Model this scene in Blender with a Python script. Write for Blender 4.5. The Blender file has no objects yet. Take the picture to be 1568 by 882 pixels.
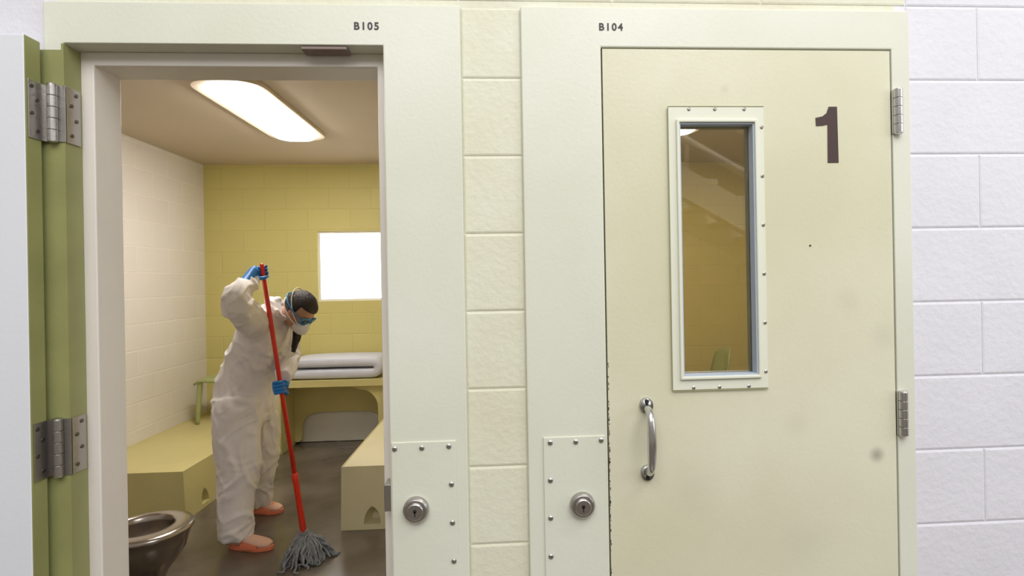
import bpy, bmesh, math, random
from mathutils import Vector, Matrix, noise
random.seed(7)
ZOOM=(1.0,784,441)
S=bpy.context.scene
V=Vector
# ------------------------------------------------------------------ helpers
def lin(c):
    return tuple(((x/255)/12.92 if x/255<=0.04045 else ((x/255+0.055)/1.055)**2.4) for x in c)+(1,)
def mat(name,col,rough=.5,metal=0.,bump=0.,bscale=60.,var=0.,vscale=3.,spec=.5,emit=None,estr=0.,coat=0.,col2=None,detail=4.,dist=0.,spots=()):
    m=bpy.data.materials.new(name);m.use_nodes=True;nt=m.node_tree;b=nt.nodes['Principled BSDF']
    b.inputs['Base Color'].default_value=lin(col);b.inputs['Roughness'].default_value=rough
    b.inputs['Metallic'].default_value=metal;b.inputs['Specular IOR Level'].default_value=spec
    if coat: b.inputs['Coat Weight'].default_value=coat;b.inputs['Coat Roughness'].default_value=.15
    tc=nt.nodes.new('ShaderNodeTexCoord')
    if emit: b.inputs['Emission Color'].default_value=lin(emit);b.inputs['Emission Strength'].default_value=estr
    out=None
    if var or col2:
        n=nt.nodes.new('ShaderNodeTexNoise');n.inputs['Scale'].default_value=vscale;n.inputs['Detail'].default_value=6
        nt.links.new(tc.outputs['Object'],n.inputs['Vector'])
        r=nt.nodes.new('ShaderNodeMapRange');r.inputs[1].default_value=.35;r.inputs[2].default_value=.65
        nt.links.new(n.outputs['Fac'],r.inputs[0])
        mx=nt.nodes.new('ShaderNodeMix');mx.data_type='RGBA'
        c1=lin(col);c2=lin(col2) if col2 else tuple(x*(1-var) for x in c1[:3])+(1,)
        mx.inputs[6].default_value=c1;mx.inputs[7].default_value=c2
        nt.links.new(r.outputs[0],mx.inputs[0]);out=mx.outputs[2]
        nt.links.new(out,b.inputs['Base Color'])
    for (px,py,pz,rad,k) in spots:      # small grime smudges on the paint
        d=nt.nodes.new('ShaderNodeVectorMath');d.operation='DISTANCE';d.inputs[1].default_value=(px,py,pz)
        nt.links.new(tc.outputs['Object'],d.inputs[0])
        r=nt.nodes.new('ShaderNodeMapRange');r.interpolation_type='SMOOTHSTEP'
        r.inputs[1].default_value=0;r.inputs[2].default_value=rad;r.inputs[3].default_value=k;r.inputs[4].default_value=0
        nt.links.new(d.outputs['Value'],r.inputs[0])
        mx=nt.nodes.new('ShaderNodeMix');mx.data_type='RGBA';mx.inputs[7].default_value=lin((120,112,104))
        nt.links.new(r.outputs[0],mx.inputs[0]);nt.links.new(out,mx.inputs[6]);out=mx.outputs[2];nt.links.new(out,b.inputs['Base Color'])
    if bump:
        n=nt.nodes.new('ShaderNodeTexNoise');n.inputs['Scale'].default_value=bscale;n.inputs['Detail'].default_value=detail
        n.inputs['Distortion'].default_value=dist
        nt.links.new(tc.outputs['Object'],n.inputs['Vector'])
        bp=nt.nodes.new('ShaderNodeBump');bp.inputs['Strength'].default_value=bump;bp.inputs['Distance'].default_value=.01
        nt.links.new(n.outputs['Fac'],bp.inputs['Height']);nt.links.new(bp.outputs['Normal'],b.inputs['Normal'])
    return m
def cmu(name,col,axis,off=(0,0),rough=.55,joint=.9):
    m=mat(name,col,rough);nt=m.node_tree;b=nt.nodes['Principled BSDF']
    tc=nt.nodes.new('ShaderNodeTexCoord');sp=nt.nodes.new('ShaderNodeSeparateXYZ');cb=nt.nodes.new('ShaderNodeCombineXYZ')
    nt.links.new(tc.outputs['Object'],sp.inputs[0])
    nt.links.new(sp.outputs[axis],cb.inputs[0]);nt.links.new(sp.outputs[2],cb.inputs[1])
    mp=nt.nodes.new('ShaderNodeMapping');mp.inputs['Location'].default_value=(off[0],off[1],0)
    nt.links.new(cb.outputs[0],mp.inputs[0])
    br=nt.nodes.new('ShaderNodeTexBrick');br.inputs['Scale'].default_value=1
    br.inputs['Brick Width'].default_value=.4064;br.inputs['Row Height'].default_value=.2032
    br.inputs['Mortar Size'].default_value=.006;br.inputs['Mortar Smooth'].default_value=.6
    br.offset=.5
    nt.links.new(mp.outputs[0],br.inputs['Vector'])
    c=lin(col)
    br.inputs['Color1'].default_value=c;br.inputs['Color2'].default_value=tuple(x*.97 for x in c[:3])+(1,)
    br.inputs['Mortar'].default_value=tuple(min(1,x*joint) for x in c[:3])+(1,)
    nt.links.new(br.outputs['Color'],b.inputs['Base Color'])
    n=nt.nodes.new('ShaderNodeTexNoise');n.inputs['Scale'].default_value=70;n.inputs['Detail'].default_value=5
    nt.links.new(tc.outputs['Object'],n.inputs['Vector'])
    mm=nt.nodes.new('ShaderNodeMath');mm.operation='MULTIPLY_ADD';mm.inputs[1].default_value=.3
    nt.links.new(n.outputs['Fac'],mm.inputs[0])
    iv=nt.nodes.new('ShaderNodeMath');iv.operation='SUBTRACT';iv.inputs[0].default_value=1
    nt.links.new(br.outputs['Fac'],iv.inputs[1]);nt.links.new(iv.outputs[0],mm.inputs[2])
    bp=nt.nodes.new('ShaderNodeBump');bp.inputs['Strength'].default_value=.4;bp.inputs['Distance'].default_value=.008
    nt.links.new(mm.outputs[0],bp.inputs['Height']);nt.links.new(bp.outputs['Normal'],b.inputs['Normal'])
    return m
def empty(name,loc=(0,0,0)):
    e=bpy.data.objects.new(name,None);e.empty_display_size=.1;e.location=loc;S.collection.objects.link(e);return e
def obj(name,bm,mats,parent=None,smooth=False,bevel=0.,segs=2):
    bmesh.ops.recalc_face_normals(bm,faces=bm.faces[:])
    me=bpy.data.meshes.new(name);bm.to_mesh(me);bm.free()
    o=bpy.data.objects.new(name,me);S.collection.objects.link(o)
    for m in (mats if isinstance(mats,(list,tuple)) else [mats]): me.materials.append(m)
    if smooth:
        for p in me.polygons:p.use_smooth=True
    if bevel:
        md=o.modifiers.new('bevel','BEVEL');md.width=bevel;md.segments=segs;md.limit_method='ANGLE';md.angle_limit=math.radians(40)
    if parent:
        o.parent=parent;o.matrix_parent_inverse=Matrix.Translation(-V(parent.location))
    return o
def box(bm,x0,x1,y0,y1,z0,z1,mi=0):
    vs=[bm.verts.new((x,y,z)) for x in(x0,x1) for y in(y0,y1) for z in(z0,z1)]
    for q in((0,1,3,2),(4,6,7,5),(0,4,5,1),(2,3,7,6),(0,2,6,4),(1,5,7,3)):
        f=bm.faces.new([vs[i] for i in q]);f.material_index=mi
    return vs
def tube(bm,pts,rad,side=None,n=16,caps=True,mi=0,closed=False):
    pts=[V(p) for p in pts];rings=[];prev=None
    N=len(pts)
    for i,p in enumerate(pts):
        if closed: t=(pts[(i+1)%N]-pts[i-1])
        else: t=(pts[min(i+1,N-1)]-pts[max(i-1,0)])
        t.normalize()
        s=V(side) if side is not None else (prev if prev is not None else V((0,1,0) if abs(t.y)<.9 else (1,0,0)))
        s=(s-t*s.dot(t));s.normalize()
        if side is None: prev=s
        o=t.cross(s)
        r=rad[i] if isinstance(rad,(list,tuple)) else rad
        a,b=(r if isinstance(r,(list,tuple)) else (r,r))
        rings.append([bm.verts.new(p+s*(a*math.cos(2*math.pi*k/n))+o*(b*math.sin(2*math.pi*k/n))) for k in range(n)])
    for i in range(N if closed else N-1):
        A=rings[i];B=rings[(i+1)%N]
        for k in range(n):
            f=bm.faces.new((A[k],A[(k+1)%n],B[(k+1)%n],B[k]));f.material_index=mi
    if caps and not closed:
        for R in(rings[0][::-1],rings[-1]):
            f=bm.faces.new(R);f.material_index=mi
    return rings
def rs(pts,rad,m=4):
    P=[V(p) for p in pts];R=[(r if isinstance(r,(list,tuple)) else (r,r)) for r in rad]
    oP=[];oR=[]
    def cr(a,b,c,d,t): return .5*((2*b)+(c-a)*t+(2*a-5*b+4*c-d)*t*t+(3*b-a-3*c+d)*t**3)
    for i in range(len(P)-1):
        a,b,c,d=P[max(i-1,0)],P[i],P[i+1],P[min(i+2,len(P)-1)]
        ra,rb,rc,rd=R[max(i-1,0)],R[i],R[i+1],R[min(i+2,len(R)-1)]
        for j in range(m):
            t=j/m;oP.append(cr(a,b,c,d,t));oR.append(tuple(cr(ra[k],rb[k],rc[k],rd[k],t) for k in(0,1)))
    oP.append(P[-1]);oR.append(R[-1]);return oP,oR
def stube(bm,pts,rad,m=4,**k):
    p,r=rs(pts,rad,m);return tube(bm,p,r,**k)
def ell(bm,c,r,M=None,mi=0,u=20,v=14):
    mm=Matrix.Translation(V(c))@(M.to_4x4() if M else Matrix.Identity(4))@Matrix.Diagonal((r[0],r[1],r[2],1))
    ret=bmesh.ops.create_uvsphere(bm,u_segments=u,v_segments=v,radius=1,matrix=mm)
    for vv in ret['verts']:
        for f in vv.link_faces:f.material_index=mi
    return ret['verts']
def extr(bm,poly,axis,a,b,mi=0):
    def P(u,w,h):
        return {'x':(h,u,w),'y':(u,h,w),'z':(u,w,h)}[axis]
    A=[bm.verts.new(P(u,w,a)) for u,w in poly];B=[bm.verts.new(P(u,w,b)) for u,w in poly]
    n=len(poly);fs=[bm.faces.new(A),bm.faces.new(B[::-1])]
    for i in range(n): fs.append(bm.faces.new((A[i],B[i],B[(i+1)%n],A[(i+1)%n])))
    for f in fs:f.material_index=mi;f.normal_update()
    bmesh.ops.triangulate(bm,faces=fs[:2],ngon_method='EAR_CLIP')
def bake(o):
    dg=bpy.context.evaluated_depsgraph_get();dg.update()
    me=bpy.data.meshes.new_from_object(o.evaluated_get(dg))
    o.modifiers.clear();o.data=me
def boolean(o,cutters):
    for c in cutters:
        m=o.modifiers.new('b','BOOLEAN');m.operation='DIFFERENCE';m.object=c;m.solver='EXACT'
    bake(o)
    for c in cutters:bpy.data.objects.remove(c,do_unlink=True)
def screws(bm,pts,r=.006,h=.003,y=0.,mi=0):
    for x,z in pts:
        tube(bm,[(x,y,z),(x,y-h*.6,z),(x,y-h,z)],[r,r,r*.6],n=12,mi=mi)
# ------------------------------------------------------------------ materials
M_frame=mat('frame_paint',(221,223,208),.4,bump=.05,bscale=90,col2=(213,214,196),vscale=2)
M_door=mat('door_paint',(219,218,194),.38,bump=.05,bscale=90,col2=(207,205,174),vscale=1.5,spots=((1.005,0,1.03,.03,.6),(.60,0,2.02,.02,.12),(.93,0,1.45,.05,.08),(.50,0,.95,.10,.07),(.34,0,1.09,.09,.10),(.80,0,.80,.12,.08),(1.03,0,1.35,.06,.10),(.78,0,1.12,.05,.07)))
M_door_w=mat('door_paint_white',(222,225,230),.35,bump=.04,bscale=90,var=.03,vscale=2,spots=((-1.21,-.06,1.975,.03,.3),))
M_green=mat('edge_green_shaded',(146,148,96),.4,bump=.05,bscale=70,var=.12,vscale=8)  # green edge paint, with the hinge side's shade mixed into the colour
M_jamb=mat('jamb_paint',(224,218,208),.45,bump=.05,bscale=80,var=.05)
M_col=mat('block_paint_cream',(221,222,202),.6,bump=.18,bscale=60,col2=(215,213,188),vscale=3,detail=6)
M_blk=mat('block_paint_white',(221,221,227),.6,bump=.18,bscale=60,var=.04,vscale=5,detail=6)
M_left=cmu('cell_block_left',(236,230,224),1,(.1,-.01),joint=1.08)
M_back=cmu('cell_block_back',(212,201,128),0,(.05,-.01),joint=.96)  # yellow of the warm cell light is put into this wall colour
M_part=cmu('cell_block_partition',(226,216,180),1,(.1,-.01))
M_back2=cmu('cell_block_back2',(214,198,132),0,(.05,-.01),joint=.95)
M_ceil=mat('ceiling_paint',(204,188,166),.7,var=.06,vscale=1.2)
M_floor=mat('floor_concrete',(116,106,94),.2,bump=.06,bscale=25,col2=(88,78,68),vscale=2.2,spec=.65)
M_bed=mat('molded_plastic',(210,198,136),.4,bump=.08,bscale=120,var=.06,vscale=3)
M_bed2=mat('molded_plastic_pale',(220,210,170),.4,bump=.08,bscale=120,var=.06,vscale=3)
M_steel=mat('brushed_steel',(185,182,178),.3,1.,bump=.05,bscale=150,var=.1,vscale=12)
M_chrome=mat('polished_steel',(205,205,205),.18,1.)
M_ss=mat('stainless_bowl',(184,176,168),.25,1.,bump=.03,bscale=30,var=.15,vscale=6)
M_dark=mat('dark_gap',(38,34,30),.8)
M_chip=mat('paint_chip',(50,42,36),.7)
M_brown=mat('number_paint',(66,46,42),.5)
M_label=mat('label_grey',(50,48,50),.5)
M_suit=mat('coverall_fabric',(238,231,228),.75,bump=.25,bscale=14,var=.03,vscale=10,dist=1.5,detail=3)
M_glove=mat('nitrile_glove',(28,120,200),.4,bump=.15,bscale=90)
M_skin=mat('skin',(200,150,122),.5,bump=.05,bscale=120)
M_hair=mat('hair',(40,28,26),.45,bump=.6,bscale=60,dist=3)
M_mask=mat('respirator_white',(238,236,232),.7,bump=.1,bscale=90)
M_blue=mat('goggle_blue',(60,130,185),.3)
M_shoe=mat('sandal_orange',(238,132,96),.5)
M_sock=mat('sock_cream',(235,190,165),.8)
M_red=mat('mop_handle_red',(226,54,32),.3,var=.05)
M_yarn=mat('mop_yarn',(146,148,150),.9,bump=.6,bscale=200,var=.35,vscale=30)
M_mattress=mat('mattress_cover',(206,208,220),.55,bump=.2,bscale=14,dist=.6,var=.03)
M_chair=mat('chair_plastic_green',(166,172,116),.4)
M_lens=mat('light_diffuser',(255,255,255),.5,emit=(255,250,243),estr=31)
M_lens2=mat('light_diffuser_dim',(255,255,255),.5,emit=(255,248,235),estr=38)
M_trim=mat('fixture_body',(222,205,185),.5)
M_pane=mat('frosted_daylight_pane',(255,255,255),.4,emit=(250,252,255),estr=3.2)
M_wframe=mat('window_stop_paint',(222,224,206),.4)
M_glassb=mat('reveal_shade_blue',(178,190,205),.4)  # blue-grey shadow of the window recess, put into the lining's colour
M_stair=mat('stair_paint',(238,236,226),.4,var=.03)
M_eye=mat('eye_white',(235,230,225),.3);M_iris=mat('iris',(50,32,22),.3);M_lip=mat('lips',(165,95,85),.5)
def glass(name,tint,rough=.0,ior=1.5):
    m=bpy.data.materials.new(name);m.use_nodes=True;nt=m.node_tree;nt.nodes.clear()
    o=nt.nodes.new('ShaderNodeOutputMaterial');t=nt.nodes.new('ShaderNodeBsdfTransparent');g=nt.nodes.new('ShaderNodeBsdfGlossy')
    g.inputs['Roughness'].default_value=rough;t.inputs['Color'].default_value=lin(tint)
    fr=nt.nodes.new('ShaderNodeFresnel');fr.inputs[0].default_value=ior
    mx=nt.nodes.new('ShaderNodeMixShader');nt.links.new(fr.outputs[0],mx.inputs[0]);nt.links.new(t.outputs[0],mx.inputs[1]);nt.links.new(g.outputs[0],mx.inputs[2])
    nt.links.new(mx.outputs[0],o.inputs[0]);return m
M_glass=glass('door_glass',(236,233,220),ior=1.7,rough=.02)
M_goggle=glass('goggle_lens',(205,225,240))
# ------------------------------------------------------------------ room shell
LX=-2.85; RX=2.81; BY=3.9; CZ=2.68; WY=.15
FX0,FX1=-1.08,-.297     # opening 105
GX0,GX1=.268,1.064      # opening 104
bm=bmesh.new();box(bm,-3.6,5.0,-4.8,BY+.15,-.1,0);obj('floor',bm,M_floor)
bm=bmesh.new();box(bm,LX-.15,RX+.15,WY,BY+.15,CZ,CZ+.1);obj('ceiling',bm,M_ceil)
bm=bmesh.new();box(bm,LX-.15,LX,WY,BY+.15,0,CZ);obj('wall_left',bm,M_left)
bm=bmesh.new();box(bm,RX,RX+.15,WY,BY+.15,0,CZ);obj('wall_right',bm,M_part)
bm=bmesh.new();box(bm,-.1,.06,WY,BY,0,CZ);obj('wall_partition',bm,M_part)
WX0,WX1,WZ0,WZ1=-1.79,-1.0,1.35,2.03
bm=bmesh.new()
box(bm,LX,WX0,BY,BY+.15,0,CZ);box(bm,WX1,-.02,BY,BY+.15,0,CZ);box(bm,WX0,WX1,BY,BY+.15,0,WZ0);box(bm,WX0,WX1,BY,BY+.15,WZ1,CZ)
box(bm,-.02,RX,BY,BY+.15,0,CZ,1)
obj('wall_back',bm,[M_back,M_back2])
w1=empty('window_1',(-1.39,BY,1.69))
bm=bmesh.new();box(bm,WX0+.02,WX1-.02,BY+.06,BY+.07,WZ0+.02,WZ1-.02);obj('frosted_pane',bm,M_pane,w1)
bm=bmesh.new()
for a in((WX0,WX0+.02,WZ0,WZ1),(WX1-.02,WX1,WZ0,WZ1),(WX0+.02,WX1-.02,WZ0,WZ0+.02),(WX0+.02,WX1-.02,WZ1-.02,WZ1)):
    box(bm,a[0],a[1],BY+.02,BY+.09,a[2],a[3])
obj('window_frame',bm,M_mask,w1)
# front wall: core + individually modelled blocks
bm=bmesh.new()
y0,y1=.0135,WY
box(bm,LX-.15,FX0-.02,y0,y1,0,CZ+.1,0);box(bm,FX1+.03,GX0-.02,y0,y1,0,CZ+.1,1);box(bm,GX1+.02,RX+.15,y0,y1,0,CZ+.1,0)
box(bm,FX0-.02,FX1+.03,y0,y1,2.15,CZ+.1,1);box(bm,GX0-.02,GX1+.02,y0,y1,2.15,CZ+.1,1)
def blocks(x0,x1,z0,z1,mi,joint0,whole=False):
    k=-11
    while True:
        za=2.05+.2032*k;zb=za+.2032
        if za>=z1: break
        if zb>z0:
            off=joint0+(0 if k%2==0 else .2032)
            xs=[x0,x1] if whole else sorted({x0,x1}|{off+.4064*j for j in range(-16,17) if x0+.01<off+.4064*j<x1-.01})
            for a,b in zip(xs[:-1],xs[1:]):
                g=.0022;A=a+g*.8;B=b-g*.8;C=max(za,z0)+g;Dd=min(zb,z1)-g
                if Dd-C<.01 or B-A<.01: continue
                bb=.0045;f=.011;yb=.014
                o=[bm.verts.new(p) for p in((A,yb,C),(B,yb,C),(B,yb,Dd),(A,yb,Dd))]
                i=[bm.verts.new(p) for p in((A,f+bb*.3,C),(B,f+bb*.3,C),(B,f+bb*.3,Dd),(A,f+bb*.3,Dd))]
                h=[bm.verts.new(p) for p in((A+bb,f,C+bb),(B-bb,f,C+bb),(B-bb,f,Dd-bb),(A+bb,f,Dd-bb))]
                for P,Q in((o,i),(i,h)):
                    for q in range(4):
                        bm.faces.new((P[q],P[(q+1)%4],Q[(q+1)%4],Q[q])).material_index=mi
                bm.faces.new(h).material_index=mi
        k+=1
blocks(LX-.1,-1.127,0,2.78,0,-1.3);blocks(-.098,.058,0,2.236,1,0,True);blocks(1.115,RX+.1,0,2.78,0,1.32);blocks(-1.127,1.115,2.24,2.78,1,.1)
obj('wall_front',bm,[M_blk,M_col])
# ------------------------------------------------------------------ door frames
def doorframe(ox0,ox1,x0,x1,name):
    bm=bmesh.new();zt=2.13;ot=2.235
    extr(bm,[(ox0,0),(ox0,ot),(ox1,ot),(ox1,0),(x1,0),(x1,zt),(x0,zt),(x0,0)],'y',0,.15)
    s=.034;sy=.052
    extr(bm,[(x0,0),(x0,zt),(x1,zt),(x1,0),(x1-s*.8,0),(x1-s*.8,zt-.036),(x0+s,zt-.036),(x0+s,0)],'y',sy,.151,1)
    return obj(name,bm,[M_frame,M_jamb],bevel=.003)
fr1=doorframe(-1.127,-.099,FX0,FX1,'door_frame')
fr2=doorframe(.058,1.115,GX0,GX1,'door_frame')
bm=bmesh.new();box(bm,FX0-.0035,FX0+.0022,-.0022,.052,0,2.128);box(bm,-1.165,FX0-.0036,-.0018,-.0004,0,2.112);obj('hinge_rabbet_shade_paint',bm,M_green,fr1)  # olive strips: shade from the open door painted over the frame
bm=bmesh.new();box(bm,FX1-.018,FX1+.001,.004,.05,.93,1.0);box(bm,FX1-.010,FX1-.001,.006,.03,.955,.975)
obj('strike_box',bm,M_steel,fr1,bevel=.002)
bm=bmesh.new();box(bm,-.505,-.39,.004,.045,2.120,2.129);obj('closer_plate',bm,mat('closer_brown',(130,112,104),.5),fr1,bevel=.002)
def lockplate(x0,x1,cx,cz,sc,parent):
    bm=bmesh.new();box(bm,x0,x1,-.004,0,.66,1.11);obj('lock_cover_plate',bm,M_frame,parent,bevel=.002)
    bm=bmesh.new();screws(bm,sc,.0065,.004,-.004);obj('plate_screws',bm,M_steel,parent,smooth=False)
    bm=bmesh.new()
    tube(bm,[(cx,-.003,cz),(cx,-.016,cz),(cx,-.021,cz),(cx,-.0215,cz)],[.033,.032,.028,.024],n=40)
    tube(bm,[(cx,-.020,cz),(cx,-.026,cz),(cx,-.028,cz)],[.022,.021,.019],n=32)
    obj('deadbolt_cylinder',bm,M_steel,parent,bevel=.0008)
    bm=bmesh.new();tube(bm,[(cx,-.0278,cz+.003),(cx,-.0286,cz+.003)],.005,n=14);box(bm,cx-.0016,cx+.0016,-.0286,-.0278,cz-.011,cz+.003);obj('keyway',bm,M_dark,parent)
lockplate(-.293,-.128,-.232,.938,[(-.284,1.094),(-.215,1.094),(-.146,1.096),(-.141,.998),(-.140,.899),(-.138,.8)],fr1)
lockplate(.098,.262,.197,.932,[(.116,1.096),(.183,1.096),(.25,1.098),(.115,.998),(.114,.9),(.113,.8)],fr2)
def label(txt,x,z,parent):
    c=bpy.data.curves.new('label','FONT');c.body=txt;c.size=.0265;c.extrude=.0004;c.offset=.0007;c.space_character=1.25
    o=bpy.data.objects.new('tmp',c);S.collection.objects.link(o);o.location=(x,-.0006,z);o.rotation_euler=(math.pi/2,0,0)
    dg=bpy.context.evaluated_depsgraph_get();dg.update()
    me=bpy.data.meshes.new_from_object(o.evaluated_get(dg));me.transform(o.matrix_world);bpy.data.objects.remove(o)
    n=bpy.data.objects.new('cell_number_label',me);S.collection.objects.link(n);me.materials.clear();me.materials.append(M_label);n.parent=parent;n.matrix_parent_inverse=Matrix.Translation(-V(parent.location))
label('B105',-.370,2.170,fr1);label('B104',.263,2.174,fr2)
# ------------------------------------------------------------------ closed door (B104)
d2=empty('door_2',(.665,.02,1.0))
bm=bmesh.new();g=.004;wx0,wx1,wz0,wz1=.472,.676,1.258,1.93
X0,X1,Z1=GX0+g,GX1-g,2.13-g
def ring(bm,x0,x1,z0,z1,a0,a1,c0,c1,ya,yb):
    O=[(x0,z0),(x1,z0),(x1,z1),(x0,z1)];I=[(a0,c0),(a1,c0),(a1,c1),(a0,c1)]
    R=[[bm.verts.new((p[0],y,p[1])) for p in P] for y in(ya,yb) for P in(O,I)]
    for k in range(4):
        j=(k+1)%4
        bm.faces.new((R[0][k],R[0][j],R[1][j],R[1][k]));bm.faces.new((R[2][k],R[3][k],R[3][j],R[2][j]))
        bm.faces.new((R[0][k],R[2][k],R[2][j],R[0][j]));bm.faces.new((R[1][k],R[1][j],R[3][j],R[3][k]))
ring(bm,X0,X1,.008,Z1,wx0,wx1,wz0,wz1,.002,.048)
obj('door_leaf',bm,M_door,d2)
bm=bmesh.new()
ox0,ox1,oz0,oz1=.444,.703,1.222,1.972
ring(bm,ox0,ox1,oz0,oz1,wx0-.001,wx1,wz0,wz1,-.003,.002)
obj('window_trim_plate',bm,M_wframe,d2,bevel=.001)
bm=bmesh.new()
i=.008
ring(bm,wx0-i,wx1+i,wz0-i,wz1+i,wx0,wx1,wz0,wz1,-.010,.01)
obj('window_glazing_stop',bm,M_wframe,d2,bevel=.002)
bm=bmesh.new()
ring(bm,wx0,wx1,wz0,wz1,wx0+.004,wx1-.004,wz0+.004,wz1-.004,-.004,.047)
obj('window_reveal_shade',bm,M_glassb,d2)
bm=bmesh.new();box(bm,wx0+.004,wx1-.004,.022,.027,wz0+.004,wz1-.004);obj('window_glass',bm,M_glass,d2)
bm=bmesh.new()
screws(bm,[(.697,1.918-.1305*k) for k in range(6)]+[(.50,1.966),(.57,1.966),(.65,1.966),(.50,1.228),(.57,1.228),(.65,1.228)],.0045,.003,-.003)
obj('window_screws',bm,M_steel,d2)
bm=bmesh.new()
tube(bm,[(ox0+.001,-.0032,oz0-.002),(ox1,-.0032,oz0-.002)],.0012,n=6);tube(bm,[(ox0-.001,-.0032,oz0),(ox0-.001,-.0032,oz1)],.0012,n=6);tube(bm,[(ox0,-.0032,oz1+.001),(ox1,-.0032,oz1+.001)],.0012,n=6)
obj('trim_shadow_line',bm,mat('trim_shadow_olive',(150,150,110),.7),d2)  # thin olive beads drawn as the shadow line around the trim plate
bm=bmesh.new()
for z in(1.185,1.007):
    p=[(.372+.0175*math.cos(a)*1.0,z+.020*math.sin(a)) for a in [k*math.pi/12 for k in range(24)]]
    extr(bm,p,'y',-.006,.002)
stube(bm,[(.372,-.003,1.180),(.372,-.025,1.176),(.372,-.043,1.158),(.372,-.050,1.125),(.372,-.052,1.096),(.372,-.050,1.067),(.372,-.043,1.034),(.372,-.025,1.016),(.372,-.003,1.012)],[.011,.0095,.010,.0115,.012,.0115,.010,.0095,.011],n=20)
obj('pull_handle',bm,M_chrome,d2,smooth=True)
bm=bmesh.new();screws(bm,[(.372,1.196),(.372,.995)],.006,.004,-.006);obj('handle_screws',bm,M_dark,d2)
bm=bmesh.new()
extr(bm,[(.849,1.944),(.868,1.948),(.880,1.957),(.886,1.974),(.909,1.974),(.911,1.823),(.881,1.823),(.882,1.926),(.868,1.923),(.850,1.922)],'y',.0005,.0025)
obj('painted_number',bm,M_brown,d2)
bm=bmesh.new()
for k in range(70):
    z=random.triangular(.80,1.28,1.1) if k<50 else random.uniform(.7,1.3);r=random.uniform(.0007,.0022);x=GX0+g+random.uniform(0,.002)
    extr(bm,[(x+r*.6*math.cos(a)*random.uniform(.5,1.2),z+r*1.8*math.sin(a)*random.uniform(.6,1.2)) for a in [j*math.pi/4 for j in range(8)]],'y',.0012,.0022)
tube(bm,[(.828,.0022,1.6),(.828,.0008,1.6)],.0026,n=12)
obj('paint_chips',bm,M_chip,d2)
for z0 in(1.90,1.083):
    bm=bmesh.new();h=.118
    for k in range(5): tube(bm,[(1.074,-.008,z0+h*k/5+.0006),(1.074,-.008,z0+h*(k+1)/5-.0006)],.0115,n=20)
    ell(bm,(1.074,-.008,z0+h),(.011,.011,.004));ell(bm,(1.074,-.008,z0),(.011,.011,.004))
    box(bm,1.062,1.0655,-.004,.04,z0,z0+h);box(bm,1.066,1.072,-.002,.004,z0,z0+h)
    obj('hinge',bm,M_chrome,d2,bevel=.0006)
# ------------------------------------------------------------------ open door (B105), swung back against the wall
d1=empty('door_1',(-1.5,-.035,1.0))
DX=-1.122;DY0,DY1=-.060,-.014
bm=bmesh.new();vs=box(bm,DX-.79,DX,DY0,DY1,.008,2.125)
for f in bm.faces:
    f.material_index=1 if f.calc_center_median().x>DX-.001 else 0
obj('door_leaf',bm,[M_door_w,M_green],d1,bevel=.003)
for z0 in(1.882,1.058):
    h=.14;bm=bmesh.new()
    box(bm,DX,DX+.003,DY0+.006,-.006,z0,z0+h)
    box(bm,FX0+.0025,FX0+.006,.0,.044,z0,z0+h)
    kx,ky=-1.099,-.012
    for k in range(5): tube(bm,[(kx,ky,z0+h*k/5+.0006),(kx,ky,z0+h*(k+1)/5-.0006)],.0105,n=20)
    ell(bm,(kx,ky,z0+h),(.010,.010,.004));ell(bm,(kx,ky,z0),(.010,.010,.004))
    box(bm,DX,kx,-.010,-.006,z0,z0+h);box(bm,kx,FX0+.006,-.0045,-.0025,z0,z0+h)
    obj('hinge',bm,M_steel,d1,bevel=.0006)
    bm=bmesh.new()
    for dz in(.02,.06,.095,.125):
        tube(bm,[(FX0+.006,.030 if dz in(.06,.125) else .015,z0+dz),(FX0+.0075,.030 if dz in(.06,.125) else .015,z0+dz)],.005,n=12)
        tube(bm,[(DX+.003,-.045 if dz in(.06,.125) else -.03,z0+dz),(DX+.0045,-.045 if dz in(.06,.125) else -.03,z0+dz)],.005,n=12)
    obj('hinge_screws',bm,mat('screw_grey',(110,106,100),.4,1.),d1)
# ------------------------------------------------------------------ ceiling lights
def fixture(name,cx,y0,y1,lens):
    e=empty(name,(cx,(y0+y1)/2,CZ));hw=.135
    def rr(x0,x1,ya,yb,r,n=6):
        out=[]
        for (ccx,ccy,a0) in((x1-r,yb-r,0),(x0+r,yb-r,90),(x0+r,ya+r,180),(x1-r,ya+r,270)):
            for k in range(n+1):
                a=math.radians(a0+90*k/n);out.append((ccx+r*math.cos(a),ccy+r*math.sin(a)))
        return out
    bm=bmesh.new();extr(bm,rr(cx-hw-.07,cx+hw+.07,y0-.07,y1+.07,.14),'z',CZ-.025,CZ);obj('fixture_body',bm,M_trim,e,bevel=.008)
    bm=bmesh.new();extr(bm,rr(cx-hw,cx+hw,y0,y1,.11),'z',CZ-.05,CZ-.025);obj('diffuser',bm,lens,e,bevel=.015,segs=3)
fixture('ceiling_light',-1.555,1.72,2.86,M_lens)
fixture('ceiling_light.001',1.33,1.55,2.72,M_lens2)
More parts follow.
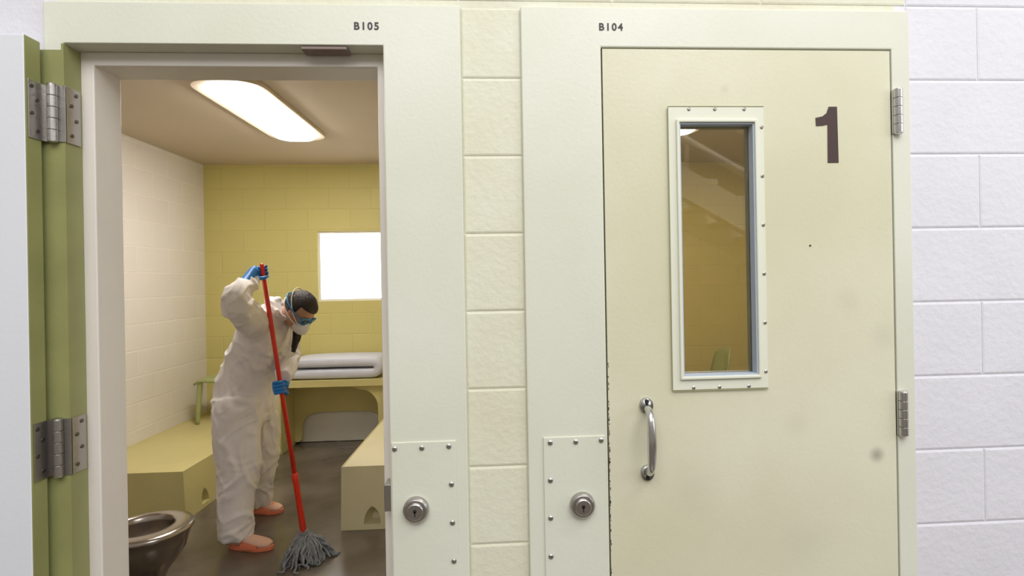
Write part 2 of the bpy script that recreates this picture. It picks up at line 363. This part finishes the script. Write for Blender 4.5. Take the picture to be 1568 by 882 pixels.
# ------------------------------------------------------------------ molded beds
def bed(name,x0,x1,y0,y1,h,flx0,flx1,m,notches):
    bm=bmesh.new()
    fl=.05
    b=[bm.verts.new(p) for p in((x0-flx0,y0-fl*.5,0),(x1+flx1,y0-fl*.5,0),(x1+flx1,y1,0),(x0-flx0,y1,0))]
    t=[bm.verts.new(p) for p in((x0,y0,h),(x1,y0,h),(x1,y1,h),(x0,y1,h))]
    bm.faces.new(b[::-1]);top=bm.faces.new(t)
    for k in range(4): bm.faces.new((b[k],b[(k+1)%4],t[(k+1)%4],t[k]))
    r=bmesh.ops.inset_region(bm,faces=[top],thickness=.035)
    r=bmesh.ops.inset_region(bm,faces=[top],thickness=.010)
    for v in top.verts: v.co.z-=.008
    o=obj(name,bm,m)
    cs=[]
    for kind,px,py in notches:
        cb=bmesh.new();w=.07;hh=.13
        prof=[(-w,-.0)]+[(-w*math.copysign(abs(math.cos(a))**1.3,math.cos(a)),.01+hh*math.sin(a)) for a in [k*math.pi/14 for k in range(15)]]+[(w,0)]
        A=[];B=[]
        for u,wz in prof:
            if kind=='front': A.append(cb.verts.new((px+u,y0-.08,.03+wz)));B.append(cb.verts.new((px+u*.3,y0+.075,.03+wz*.45)))
            else: A.append(cb.verts.new((x1+.1,py+u,.03+wz)));B.append(cb.verts.new((x1-.05,py+u*.3,.03+wz*.45)))
        cb.faces.new(A);cb.faces.new(B[::-1])
        for k in range(len(A)): cb.faces.new((A[k],B[k],B[(k+1)%len(A)],A[(k+1)%len(A)]))
        cs.append(obj('cut',cb,m))
    if cs: boolean(o,cs)
    md=o.modifiers.new('bevel','BEVEL');md.width=.012;md.segments=3;md.limit_method='ANGLE';md.angle_limit=math.radians(35)
    return o
bed('concrete_bed',LX+.002,-2.10,2.21,BY-.002,.315,0,.03,M_bed,[('side',0,2.42),('side',0,3.4)])
bed('concrete_bed.001',-1.02,-.102,1.98,3.40,.385,.0,0,M_bed2,[('front',-.83,0)])
# ------------------------------------------------------------------ desk
dk=empty('desk',(-1.57,3.68,0))
DL=-2.05;DR=-1.09
bm=bmesh.new()
box(bm,DL,DR,3.46,BY-.003,.60,.66)
box(bm,DL,DL+.05,3.50,BY-.003,0,.60)
pr=[(DR,0),(DR,.60),(DR-.28,.60),(DR-.26,.585)]+[(DR-.22+.165*math.sin(a),.40+.165*math.cos(a)) for a in [k*math.pi/16 for k in range(0,9)]]+[(DR-.055,.2),(DR-.055,0)]
extr(bm,pr,'y',3.50,3.56);box(bm,DR-.05,DR,3.56,BY-.003,0,.60)
obj('desk_body',bm,M_bed,dk,bevel=.010,segs=3)
bm=bmesh.new()
pr=[(DL+.05,.60),(DL+.05,0.02),(DL+.09,0.02)]+[(-1.55-.38*math.copysign(abs(math.cos(a))**.4,math.cos(a)),.05+.25*abs(math.sin(a))**.5) for a in [k*math.pi/20 for k in range(21)]]+[(DR-.07,.02),(DR-.05,.02),(DR-.05,.60)]
extr(bm,pr,'y',3.80,3.84);obj('arched_back_panel',bm,M_bed,dk,bevel=.004)
bm=bmesh.new();box(bm,DL+.07,DR-.06,3.86,3.893,.005,.33);obj('lower_wall_panel',bm,M_mask,dk)
# mattress folded in two on the desk
bm=bmesh.new()
cz1,cz2=.708,.808;R=(cz2-cz1)/2
path=[(-2.0,cz1),(-1.8,cz1),(-1.5,cz1),(-1.3,cz1),(-1.19,cz1)]+[(-1.19+R*1.1*math.sin(a),cz1+R-R*math.cos(a)) for a in [k*math.pi/8 for k in range(1,8)]]+[(-1.19,cz2),(-1.3,cz2+.002),(-1.5,cz2+.004),(-1.75,cz2+.002),(-1.95,cz2-.002)]
rings=[]
th=.048
for i,(x,z) in enumerate(path):
    a=V(path[max(i-1,0)]);b=V(path[min(i+1,len(path)-1)]);t=(b-a).normalized();nn=V((-t.y,t.x))
    tt=th*(.85 if i in(0,len(path)-1) else 1)
    ring_=[]
    for (yy,s) in((3.482,-.7),(3.475,0),(3.482,.7),(3.51,.98),(3.68,1.02),(3.85,.98),(3.878,.7),(3.885,0),(3.878,-.7),(3.85,-.98),(3.68,-1.0),(3.51,-.98)):
        ring_.append(bm.verts.new((x+nn.x*tt*s,yy,z+nn.y*tt*s)))
    rings.append(ring_)
for A,B in zip(rings[:-1],rings[1:]):
    for k in range(12): bm.faces.new((A[k],A[(k+1)%12],B[(k+1)%12],B[k]))
bm.faces.new(rings[0]);bm.faces.new(rings[-1])
o=obj('folded_mattress',bm,M_mattress,smooth=True);md=o.modifiers.new('s','SUBSURF');md.levels=2;md.render_levels=2
# ------------------------------------------------------------------ plastic chairs
def chair(name,ox,oy,oz,ang):
    e=empty(name,(ox,oy,oz));R=Matrix.Rotation(ang,4,'Z')
    bm=bmesh.new()
    n=9;grid=[]
    for i in range(n):
        u=i/(n-1);row=[]
        for j in range(n):
            v=j/(n-1)*2-1;w=.19-.02*(1-u)
            row.append(bm.verts.new((-.18+.33*u,v*w,.41-.02*(1-v*v)*math.sin(math.pi*min(u*1.1,1))-(.03*max(0,u-.85)/.15)-.03*v*v*v*v)))
        grid.append(row)
    for i in range(n-1):
        for j in range(n-1): bm.faces.new((grid[i][j],grid[i+1][j],grid[i+1][j+1],grid[i][j+1]))
    bk=[]
    for i in range(n):
        u=i/(n-1);row=[]
        for j in range(n):
            v=j/(n-1)*2-1;w=.18*(1-.25*max(0,u-.7)/.3*abs(v))
            row.append(bm.verts.new((-.18-.10*u-.04*(1-v*v),v*w,.40+.47*u-(.04*v*v if u>.9 else 0))))
        bk.append(row)
    for i in range(n-1):
        for j in range(n-1): bm.faces.new((bk[i][j],bk[i][j+1],bk[i+1][j+1],bk[i+1][j]))
    s=obj('seat_shell',bm,M_chair,smooth=True);md=s.modifiers.new('s','SOLIDIFY');md.thickness=.018
    bm=bmesh.new()
    for sy in(-1,1):
        stube(bm,[(.11,sy*.15,.385),(.115,sy*.165,.2),(.12,sy*.18,0.0)],[.024,.020,.016],n=10)
        stube(bm,[(-.16,sy*.14,.39),(-.19,sy*.16,.2),(-.22,sy*.175,0.0)],[.024,.020,.016],n=10)
    l=obj('legs',bm,M_chair,smooth=True)
    for q in(s,l):
        q.data.transform(R);q.parent=e
chair('plastic_chair',-2.535,3.60,.309,math.pi-.25)
chair('plastic_chair.001',1.74,3.40,.0,math.pi)
# ------------------------------------------------------------------ toilet
tl=empty('steel_toilet',(-1.64,1.17,0))
cx,cy=-1.655,1.18
bm=bmesh.new()
prof=[(0,.22,1),(.05,.225,1),(.085,.25,1),(.105,.30,1),(.112,.35,1),(.113,.385,1),(.116,.402,1),(.124,.412,1),(.14,.417,.7),(.16,.417,.3),(.175,.412,0),(.183,.402,0),(.180,.390,0),(.168,.378,0),(.160,.35,0),(.145,.30,0),(.115,.25,0),(.08,.21,0),(.062,.17,0),(.058,.08,0),(.068,.03,0),(.10,.0,0),(0,0,0)]
n=48;rings=[]
for r,z,sh in prof:
    if r==0: rings.append([bm.verts.new((cx,cy,z))]);continue
    ring_=[]
    for k in range(n):
        a=2*math.pi*k/n;ex=1.0+(.12 if z>.3 else 0)*(math.cos(a)<0)*abs(math.cos(a))
        ring_.append(bm.verts.new((cx-.028*sh+(r*ex)*math.cos(a),cy+.012*sh+r*.98*math.sin(a),z)))
    rings.append(ring_)
for A,B in zip(rings[:-1],rings[1:]):
    for k in range(n):
        if len(A)==1: bm.faces.new((A[0],B[k],B[(k+1)%n]))
        elif len(B)==1: bm.faces.new((A[k],A[(k+1)%n],B[0]))
        else: bm.faces.new((A[k],A[(k+1)%n],B[(k+1)%n],B[k]))
o=obj('bowl',bm,M_ss,tl,smooth=True)
bm=bmesh.new();tube(bm,[(cx-.028,cy+.012,.262),(cx-.028,cy+.012,.264)],.085,n=32);obj('bowl_water',bm,M_dark,tl)
bm=bmesh.new();stube(bm,[(cx-.05,cy,.26),(cx-.2,cy,.24),(cx-.32,cy,.2)],[.07,.07,.075],n=20);box(bm,cx-.62,cx-.30,cy-.22,cy+.22,0,.75)
obj('cistern_cabinet',bm,M_ss,tl,bevel=.01)
# ------------------------------------------------------------------ hall staircase (seen as a reflection in the door glass)
st=empty('hall_staircase',(2.3,-3.2,0))
sl=-.56
def zl(x,z0): return z0+sl*(x-1.62)
bm=bmesh.new()
for y in(-2.95,-3.85):
    xa,xb=.4,4.7
    extr(bm,[(xa,zl(xa,2.12)),(xb,max(0,zl(xb,2.12))),(xb,zl(xb,2.12)+.26),(xa,zl(xa,2.12)+.26)],'y',y,y+.05)
for k in range(16):
    x=.5+.26*k;z=zl(x,2.30);box(bm,x,x+.28,-3.80,-2.95,z-.04,z)
obj('stringers_and_treads',bm,M_stair,st)
bm=bmesh.new()
for dz in(.50,.86):
    tube(bm,[(.4,-2.93,zl(.4,2.12)+dz),(4.7,-2.93,zl(4.7,2.12)+dz)],.035,n=10)
for k in range(5):
    x=.6+.95*k;tube(bm,[(x,-2.93,zl(x,2.12)+.1),(x,-2.93,zl(x,2.12)+.86)],.018,n=8)
tube(bm,[(.45,-3.4,0),(.45,-3.4,zl(.45,2.12)+.1)],.06,n=12)
obj('handrails',bm,M_stair,st,smooth=True)
# ------------------------------------------------------------------ mop
HT=V((-1.412,1.83,1.645));HB=V((-1.138,1.68,.10));HA=(HB-HT).normalized()
mp=empty('mop',(-1.14,1.68,0))
def HP(t): return HT+(HB-HT)*t
bm=bmesh.new();tube(bm,[HT,HT+HA*.01,HP(.78)],[.009,.0125,.0125],n=16)
tube(bm,[HP(.775),HP(.78),HP(.80),HP(.805),HP(.98),HP(.985)],[.014,.0185,.0185,.016,.0175,.012],n=18)
obj('handle',bm,M_red,mp,smooth=True)
bm=bmesh.new();stube(bm,[HP(.975),HP(1.0),HP(1.015)],[(.022,.016),(.045,.016),(.05,.018)],n=16,side=(1,0.3,0));obj('mop_clamp',bm,M_yarn,mp,smooth=True)
bm=bmesh.new()
top=HP(1.0)
cen=V((-1.095,1.66,0))
for k in range(210):
    a=random.uniform(0,2*math.pi);rr_=random.uniform(.05,1)**.6
    ex=.125+.02*math.sin(3*a);ey=.12
    end=cen+V((math.cos(a)*ex*rr_,math.sin(a)*ey*rr_*1.0-.02*rr_,0))
    if random.random()<.25: end+=V((-.05,-.06,0))*random.random()
    st_=top+V((random.uniform(-.035,.035),random.uniform(-.018,.018),random.uniform(-.01,.015)))
    hgt=random.uniform(.0,.07)*(1-rr_)
    pts=[st_];m=7
    mid=(st_+end)/2+V((math.cos(a)*.04,math.sin(a)*.04,.035+random.uniform(0,.02)))
    for j in range(1,m+1):
        t=j/m;q=st_*(1-t)**2+mid*2*t*(1-t)+end*t*t
        q+=V((random.uniform(-.012,.012),random.uniform(-.012,.012),random.uniform(-.004,.006)))*(.4+t)
        q.z=max(q.z,.0065+hgt)
        pts.append(q)
    if random.random()<.5:
        pts.append(end+V((random.uniform(-.03,.03),random.uniform(-.03,.03),.0065+hgt)))
    r=random.uniform(.0042,.0062)
    stube(bm,pts,[r]*len(pts),m=2,n=6)
obj('mop_yarn_head',bm,M_yarn,mp,smooth=True)
# ------------------------------------------------------------------ person
pe=empty('cleaner_in_coverall',(-1.58,2.0,0))
bm=bmesh.new();Yax=(0,1,0)
stube(bm,[(-1.60,2.02,.66),(-1.61,2.02,.76),(-1.61,2.015,.87),(-1.57,2.01,1.0),(-1.52,2.0,1.12),(-1.465,1.99,1.23),(-1.42,1.985,1.31),(-1.375,1.975,1.355)],
 [(.15,.135),(.18,.162),(.182,.166),(.172,.152),(.178,.145),(.185,.136),(.16,.10),(.08,.07)],side=Yax,n=28)
stube(bm,[(-1.61,1.93,.84),(-1.60,1.90,.66),(-1.575,1.86,.44),(-1.575,1.82,.25),(-1.575,1.80,.06)],[(.12,.142),(.115,.136),(.10,.112),(.092,.098),(.088,.096)],side=Yax,n=24)
stube(bm,[(-1.60,2.12,.84),(-1.60,2.15,.66),(-1.595,2.20,.42),(-1.63,2.24,.25),(-1.66,2.28,.08)],[(.12,.142),(.11,.13),(.10,.105),(.09,.092),(.085,.088)],side=Yax,n=24)
RH=HP(.03);LH=HP(.462)
rw=RH+V((-.030,-.045,-.055))
stube(bm,[(-1.47,1.90,1.25),(-1.455,1.80,1.31),(-1.450,1.68,1.37),(-1.452,1.61,1.42),(-1.452,1.65,1.49),tuple(rw)],[.105,.092,.080,.074,.062,.042],n=22)
lw=LH+V((-.012,.065,.05))
stube(bm,[(-1.44,2.06,1.25),(-1.415,2.13,1.22),(-1.385,2.13,1.12),(-1.365,2.06,1.03),(-1.32,1.93,1.00),tuple(lw)],[.095,.09,.072,.066,.056,.040],n=22)
stube(bm,[(-1.42,1.98,1.32),(-1.38,1.97,1.36),(-1.35,1.965,1.38)],[(.09,.09),(.080,.075),(.074,.070)],side=Yax,n=22)
ndir=V((.62,0,.62)).normalized();nc=V((-1.365,1.965,1.365))
e1=V((0,1,0));e2=ndir.cross(e1)
tube(bm,[nc+e1*(.082*math.cos(a))+e2*(.080*math.sin(a)) for a in [k*math.pi/10 for k in range(20)]],.020,n=10,closed=True)
stube(bm,[(-1.335,1.97,1.27),(-1.365,1.98,1.18),(-1.405,1.99,1.05),(-1.44,2.0,.92)],[.018,.018,.016,.014],n=8)
o=obj('coverall',bm,M_suit,pe,smooth=True)
md=o.modifiers.new('r','REMESH');md.mode='VOXEL';md.voxel_size=.007;md.use_smooth_shade=True
md=o.modifiers.new('sm','SMOOTH');md.iterations=7;md.factor=.5
bake(o)
me=o.data
joints=[((-1.452,1.62,1.42),.10,V((.2,.6,.8))),((-1.45,1.78,1.30),.10,V((.1,-1,.5))),((-1.375,2.09,1.06),.10,V((0,.3,1))),((-1.40,1.95,1.0),.14,V((.5,0,1))),((-1.56,1.86,.44),.10,V((.25,0,1))),((-1.575,1.80,.13),.09,V((-.2,0,1))),((-1.60,2.2,.42),.10,V((0,0,1))),((-1.66,2.27,.15),.08,V((.2,0,1))),((-1.55,1.9,.78),.13,V((1,0,1.1)))]
nrm=[v.normal.copy() for v in me.vertices];new=[]
for v,nn in zip(me.vertices,nrm):
    p=v.co
    wv=V((noise.noise(p*4+V((7,0,0))),noise.noise(p*4+V((0,9,0))),noise.noise(p*4)))*.5
    a=noise.noise(V((p.x*9+p.z*2.5,p.y*9,p.z*3.6))+wv*2)
    b=noise.noise(V((p.x*6,p.y*6,p.z*10-p.x*8))+wv*3+V((5,5,5)))
    d=.024*(max(0,.45-abs(a)*1.8))+.014*(max(0,.4-abs(b)*1.9))+.012*noise.noise(p*4.5)
    for c,r,ax in joints:
        q=p-V(c);w_=math.exp(-(q.length/r)**2)
        if w_>.03: d+=w_*.0065*math.sin(q.dot(ax.normalized())*105+9*noise.noise(p*6))*(.6+noise.noise(p*9+V((3,3,3))))
    new.append(p+nn*(d-.003))
for v,p in zip(me.vertices,new): v.co=p
for p in me.polygons:p.use_smooth=True
md=o.modifiers.new('sm2','SMOOTH');md.iterations=2;md.factor=.5
def foot(nm,heel,toe,zr):
    h=V(heel);t=V(toe);d=(t-h);sd=V((-d.y,d.x,0)).normalized()
    bm=bmesh.new()
    stube(bm,[h+V((-.0,0,.05)),h+d*.25+V((0,0,.052)),h+d*.55+V((0,0,.045)),h+d*.85+V((0,0,.035)),t+V((0,0,.03))],[(.03,.034),(.036,.038),(.042,.03),(.042,.022),(.022,.012)],side=sd,n=18)
    stube(bm,[h+d*.15+V((0,0,.05)),h+d*.12+V((0,0,.14))],[.035,.04],n=16)
    obj(nm+'_sock',bm,M_sock,pe,smooth=True)
    bm=bmesh.new()
    L=[];m=20
    for k in range(m):
        a=2*math.pi*k/m;c=math.cos(a);w=.05 if c>0 else .04
        L.append(h+d*(.5+.56*c)+sd*(w*math.sin(a)))
    A=[bm.verts.new((p.x,p.y,.001)) for p in L];B=[bm.verts.new((p.x,p.y,.024)) for p in L]
    bm.faces.new(A);bm.faces.new(B)
    for k in range(m):bm.faces.new((A[k],A[(k+1)%m],B[(k+1)%m],B[k]))
    q0=h+d*.55;rg=[]
    for k in range(9):
        a=math.pi*k/8
        for s in(-.05,.05): rg.append(bm.verts.new(q0+d.normalized()*s+sd*(.05*math.cos(a))+V((0,0,.018+.062*math.sin(a)*(1-.25*(s>0))))))
    for k in range(8): bm.faces.new((rg[2*k],rg[2*k+1],rg[2*k+3],rg[2*k+2]))
    o=obj(nm+'_sandal',bm,M_shoe,pe,bevel=.003)
foot('near_foot',(-1.60,1.80,0),(-1.355,1.76,0),0)
foot('far_foot',(-1.72,2.29,0),(-1.50,2.26,0),0)
def hand(nm,P,a,elbow,phi0=55,flip=1,sgn=1):
    P=V(P);a=a.normalized();w=V(elbow)-P;w=(w-a*w.dot(a)).normalized();c=a.cross(w)*flip
    f0=math.radians(phi0);p=w*math.cos(f0)+c*math.sin(f0);q=-w*math.sin(f0)+c*math.cos(f0)
    bm=bmesh.new();R=.0125+.0085
    def at(phi,r,s): 
        ph=math.radians(phi);return P+p*(r*math.cos(ph))+q*(r*math.sin(ph))+a*s
    wr=P+p*.040-q*.058
    stube(bm,[wr,P+p*.037-q*.03,P+p*.034,P+p*.030+q*.024],[(.024,.020),(.036,.018),(.040,.015),(.038,.011)],side=a,n=18)
    for i,(s,L) in enumerate(((-.030,.93),(-.0105,1.0),(.0095,.96),(.0285,.82))):
        angs=[22,62,62+48*L,62+100*L,62+150*L]
        pts=[at(angs[0],.034,s*.95),at(angs[1],.0335,s),at(angs[2],R+.006,s),at(angs[3],R+.002,s),at(angs[4],R+.003,s)]
        stube(bm,pts,[.0100,.0095,.0086,.0082,.0064],n=10,m=3)
        e=pts[-1];ell(bm,e,(.0064,.0064,.0064),u=10,v=8)
    s=sgn*-.045
    pts=[P+p*.036-q*.035+a*s*.6,at(-62,.036,s*.95),at(-110,R+.008,s*.95),at(-158,R+.003,s*.72)]
    stube(bm,pts,[.014,.0125,.0105,.0075],n=10,m=3);ell(bm,pts[-1],(.0075,.0075,.0075),u=10,v=8)
    ww=(V(elbow)-wr).normalized()
    stube(bm,[wr-ww*.01,wr+ww*.03,wr+ww*.07,wr+ww*.10],[.023,.026,.030,.034],n=18)
    o=obj(nm,bm,M_glove,pe,smooth=True)
    md=o.modifiers.new('r','REMESH');md.mode='VOXEL';md.voxel_size=.0022;md.use_smooth_shade=True
    md=o.modifiers.new('s','SMOOTH');md.iterations=2
hand('right_hand_glove',RH,-HA,(-1.452,1.65,1.49),55,-1)
hand('left_hand_glove',LH,-HA,(-1.32,1.93,1.0),55,1)
# head
C=V((-1.245,1.95,1.355));pt=math.radians(50);yw=math.radians(12)
f=V((math.cos(pt)*math.cos(yw),-math.cos(pt)*math.sin(yw),-math.sin(pt)));l=V((0,0,1)).cross(f).normalized();u=f.cross(l)
HM=Matrix(((f.x,l.x,u.x),(f.y,l.y,u.y),(f.z,l.z,u.z))).to_4x4();HM.translation=C
def tohead(o): o.data.transform(HM);return o
bm=bmesh.new()
ell(bm,(-.010,0,.030),(.092,.073,.085));ell(bm,(.020,0,-.035),(.062,.056,.072));ell(bm,(.052,0,-.085),(.028,.030,.022))
ell(bm,(.045,.032,-.02),(.03,.028,.026));ell(bm,(.045,-.032,-.02),(.03,.028,.026));ell(bm,(.066,0,.028),(.016,.05,.012))
stube(bm,[(.074,0,.018),(.090,0,-.010),(.102,0,-.026),(.086,0,-.036)],[(.009,.008),(.012,.010),(.016,.011),(.012,.008)],side=(0,1,0),n=12)
for s in(-1,1): ell(bm,(-.005,s*.074,-.008),(.018,.009,.031))
stube(bm,[(-.02,0,-.03),(-.05,0,-.09),(-.10,0,-.13)],[.052,.05,.055],n=18)
o=obj('head',bm,M_skin,smooth=True);tohead(o)
md=o.modifiers.new('r','REMESH');md.mode='VOXEL';md.voxel_size=.0035;md.use_smooth_shade=True
md=o.modifiers.new('s','SMOOTH');md.iterations=5
o.parent=pe;o.matrix_parent_inverse=Matrix.Translation(-V(pe.location))
def hobj(nm,bm,m,**k):
    o=obj(nm,bm,m,smooth=True,**k);tohead(o);o.parent=pe;o.matrix_parent_inverse=Matrix.Translation(-V(pe.location));return o
bm=bmesh.new()
for s in(-1,1): ell(bm,(.070,s*.031,.006),(.011,.014,.009))
hobj('eyes',bm,M_eye)
bm=bmesh.new()
for s in(-1,1): ell(bm,(.0785,s*.031,.005),(.004,.006,.006))
hobj('irises',bm,M_iris)
bm=bmesh.new();ell(bm,(.081,0,-.056),(.007,.024,.006));ell(bm,(.080,0,-.064),(.007,.020,.006));hobj('lips',bm,M_lip)
bm=bmesh.new();ell(bm,(-.014,0,.032),(.102,.084,.096),u=40,v=28)
dl=[v for v in bm.verts if (v.co.x>.028 and v.co.z<.062) or (v.co.x>-.012 and v.co.z<.0) or v.co.z<-.052]
bmesh.ops.delete(bm,geom=dl,context='VERTS')
for v in bm.verts:
    nz=noise.noise(v.co*22);v.co+=v.co.normalized()*nz*.004
o=hobj('hair_cap',bm,M_hair);md=o.modifiers.new('s','SOLIDIFY');md.thickness=.016;md.offset=-1
md=o.modifiers.new('ss','SUBSURF');md.levels=1;md.render_levels=1
bm=bmesh.new()
for k in range(12):
    dx=random.uniform(-.016,.016);dy=random.uniform(-.016,.016);ln=random.uniform(-.02,.02)
    stube(bm,[(-1.325+dx,2.00+dy,1.35),(-1.29+dx,2.01+dy,1.30),(-1.275+dx,1.99+dy,1.24),(-1.272+dx,1.965+dy,1.18),(-1.285+dx*.7,1.95+dy*.6,1.12+ln)],[.012,.014,.014,.011,.004],n=8)
obj('hair_ponytail',bm,M_hair,pe,smooth=True)
bm=bmesh.new()
vs=ell(bm,(.070,0,-.052),(.050,.050,.050),u=28,v=20)
for v in bm.verts:
    if v.co.x<.045: v.co.x=.045
    v.co.x+=.012*math.exp(-((v.co.y/.015)**2))*(v.co.x>.06)
hobj('respirator_cup',bm,M_mask)
def strap(nm,m,pts,r):
    bm=bmesh.new();P,Rr=rs(pts,[r]*len(pts),5);tube(bm,P,Rr,side=None,n=10);hobj(nm,bm,m)
def loop(z0,z1,rx,ry,cxx=-.014,n=20):
    out=[]
    for k in range(n+1):
        a=math.radians(35+290*k/n);tx=math.cos(a);out.append((cxx+rx*tx,ry*math.sin(a),z0+(z1-z0)*(1-tx)/2))
    return out
strap('respirator_strap',M_mask,loop(-.045,.085,.100,.086),(.0035,.0035))
strap('respirator_strap_lower',M_mask,loop(-.05,.0,.103,.084),(.003,.003))
strap('goggle_strap',M_blue,loop(.004,.03,.108,.091),(.0055,.004))
bm=bmesh.new()
for s in(-1,1):
    pts=[(.090-.012*abs(math.cos(a))*(1 if s*math.cos(a)>0 else 0),s*.036+.033*math.cos(a),.006+.024*math.sin(a)) for a in [k*math.pi/12 for k in range(24)]]
    tube(bm,pts,.006,n=8,closed=True)
tube(bm,[(.062,.068,.006),(.084,.068,.006)],.008,n=8);tube(bm,[(.062,-.068,.006),(.084,-.068,.006)],.008,n=8)
hobj('goggle_frame',bm,M_blue)
bm=bmesh.new()
for s in(-1,1): ell(bm,(.086,s*.036,.006),(.005,.031,.022))
hobj('goggle_lenses',bm,M_goggle)
# ------------------------------------------------------------------ lights
def area(name,loc,target,sx,sy,e,col):
    L=bpy.data.lights.new(name,'AREA');L.shape='RECTANGLE';L.size=sx;L.size_y=sy;L.energy=e;L.color=lin(col)[:3]
    o=bpy.data.objects.new(name,L);S.collection.objects.link(o);o.location=loc
    o.rotation_euler=(V(target)-V(loc)).to_track_quat('-Z','Y').to_euler();return o
area('hall_skylight',(0.3,-3.2,4.6),(0,0,1.5),5,2.5,196,(247,246,249))
area('hall_daylight',(4.4,-1.7,2.2),(.8,0,1.4),2,2.0,40,(234,238,255))
area('added_stair_fill',(2.0,-1.2,4.2),(2.0,-3.2,2.3),1.5,.6,55,(255,250,240))  # added out of view to brighten the stairs for their glass reflection
w=bpy.data.worlds.new('w');S.world=w;w.use_nodes=True
nt=w.node_tree;bg=nt.nodes['Background'];tc=nt.nodes.new('ShaderNodeTexCoord');sp=nt.nodes.new('ShaderNodeSeparateXYZ')
nt.links.new(tc.outputs['Generated'],sp.inputs[0]);cr=nt.nodes.new('ShaderNodeValToRGB');nt.links.new(sp.outputs[2],cr.inputs[0])
cr.color_ramp.elements[0].position=0;cr.color_ramp.elements[0].color=(.30,.27,.22,1);cr.color_ramp.elements[1].position=.6;cr.color_ramp.elements[1].color=(.62,.60,.58,1)
nt.links.new(cr.outputs[0],bg.inputs[0]);bg.inputs[1].default_value=1.0
# ------------------------------------------------------------------ camera
cd=bpy.data.cameras.new('cam');co=bpy.data.objects.new('camera',cd);S.collection.objects.link(co);S.camera=co
K,zx,zy=ZOOM
cd.sensor_width=36;cd.lens=817/1568*36*K;cd.shift_x=(zx-817)*K/1568;cd.shift_y=-(zy-429)*K/1568;cd.clip_start=.05
R=Matrix.Rotation(math.radians(-3.3),4,'Z')@Matrix.Rotation(math.pi/2,4,'X')@Matrix.Rotation(math.radians(-1.0),4,'Z')
co.matrix_world=Matrix.Translation((0,-1.39,1.52))@R
S.view_settings.view_transform='Standard'
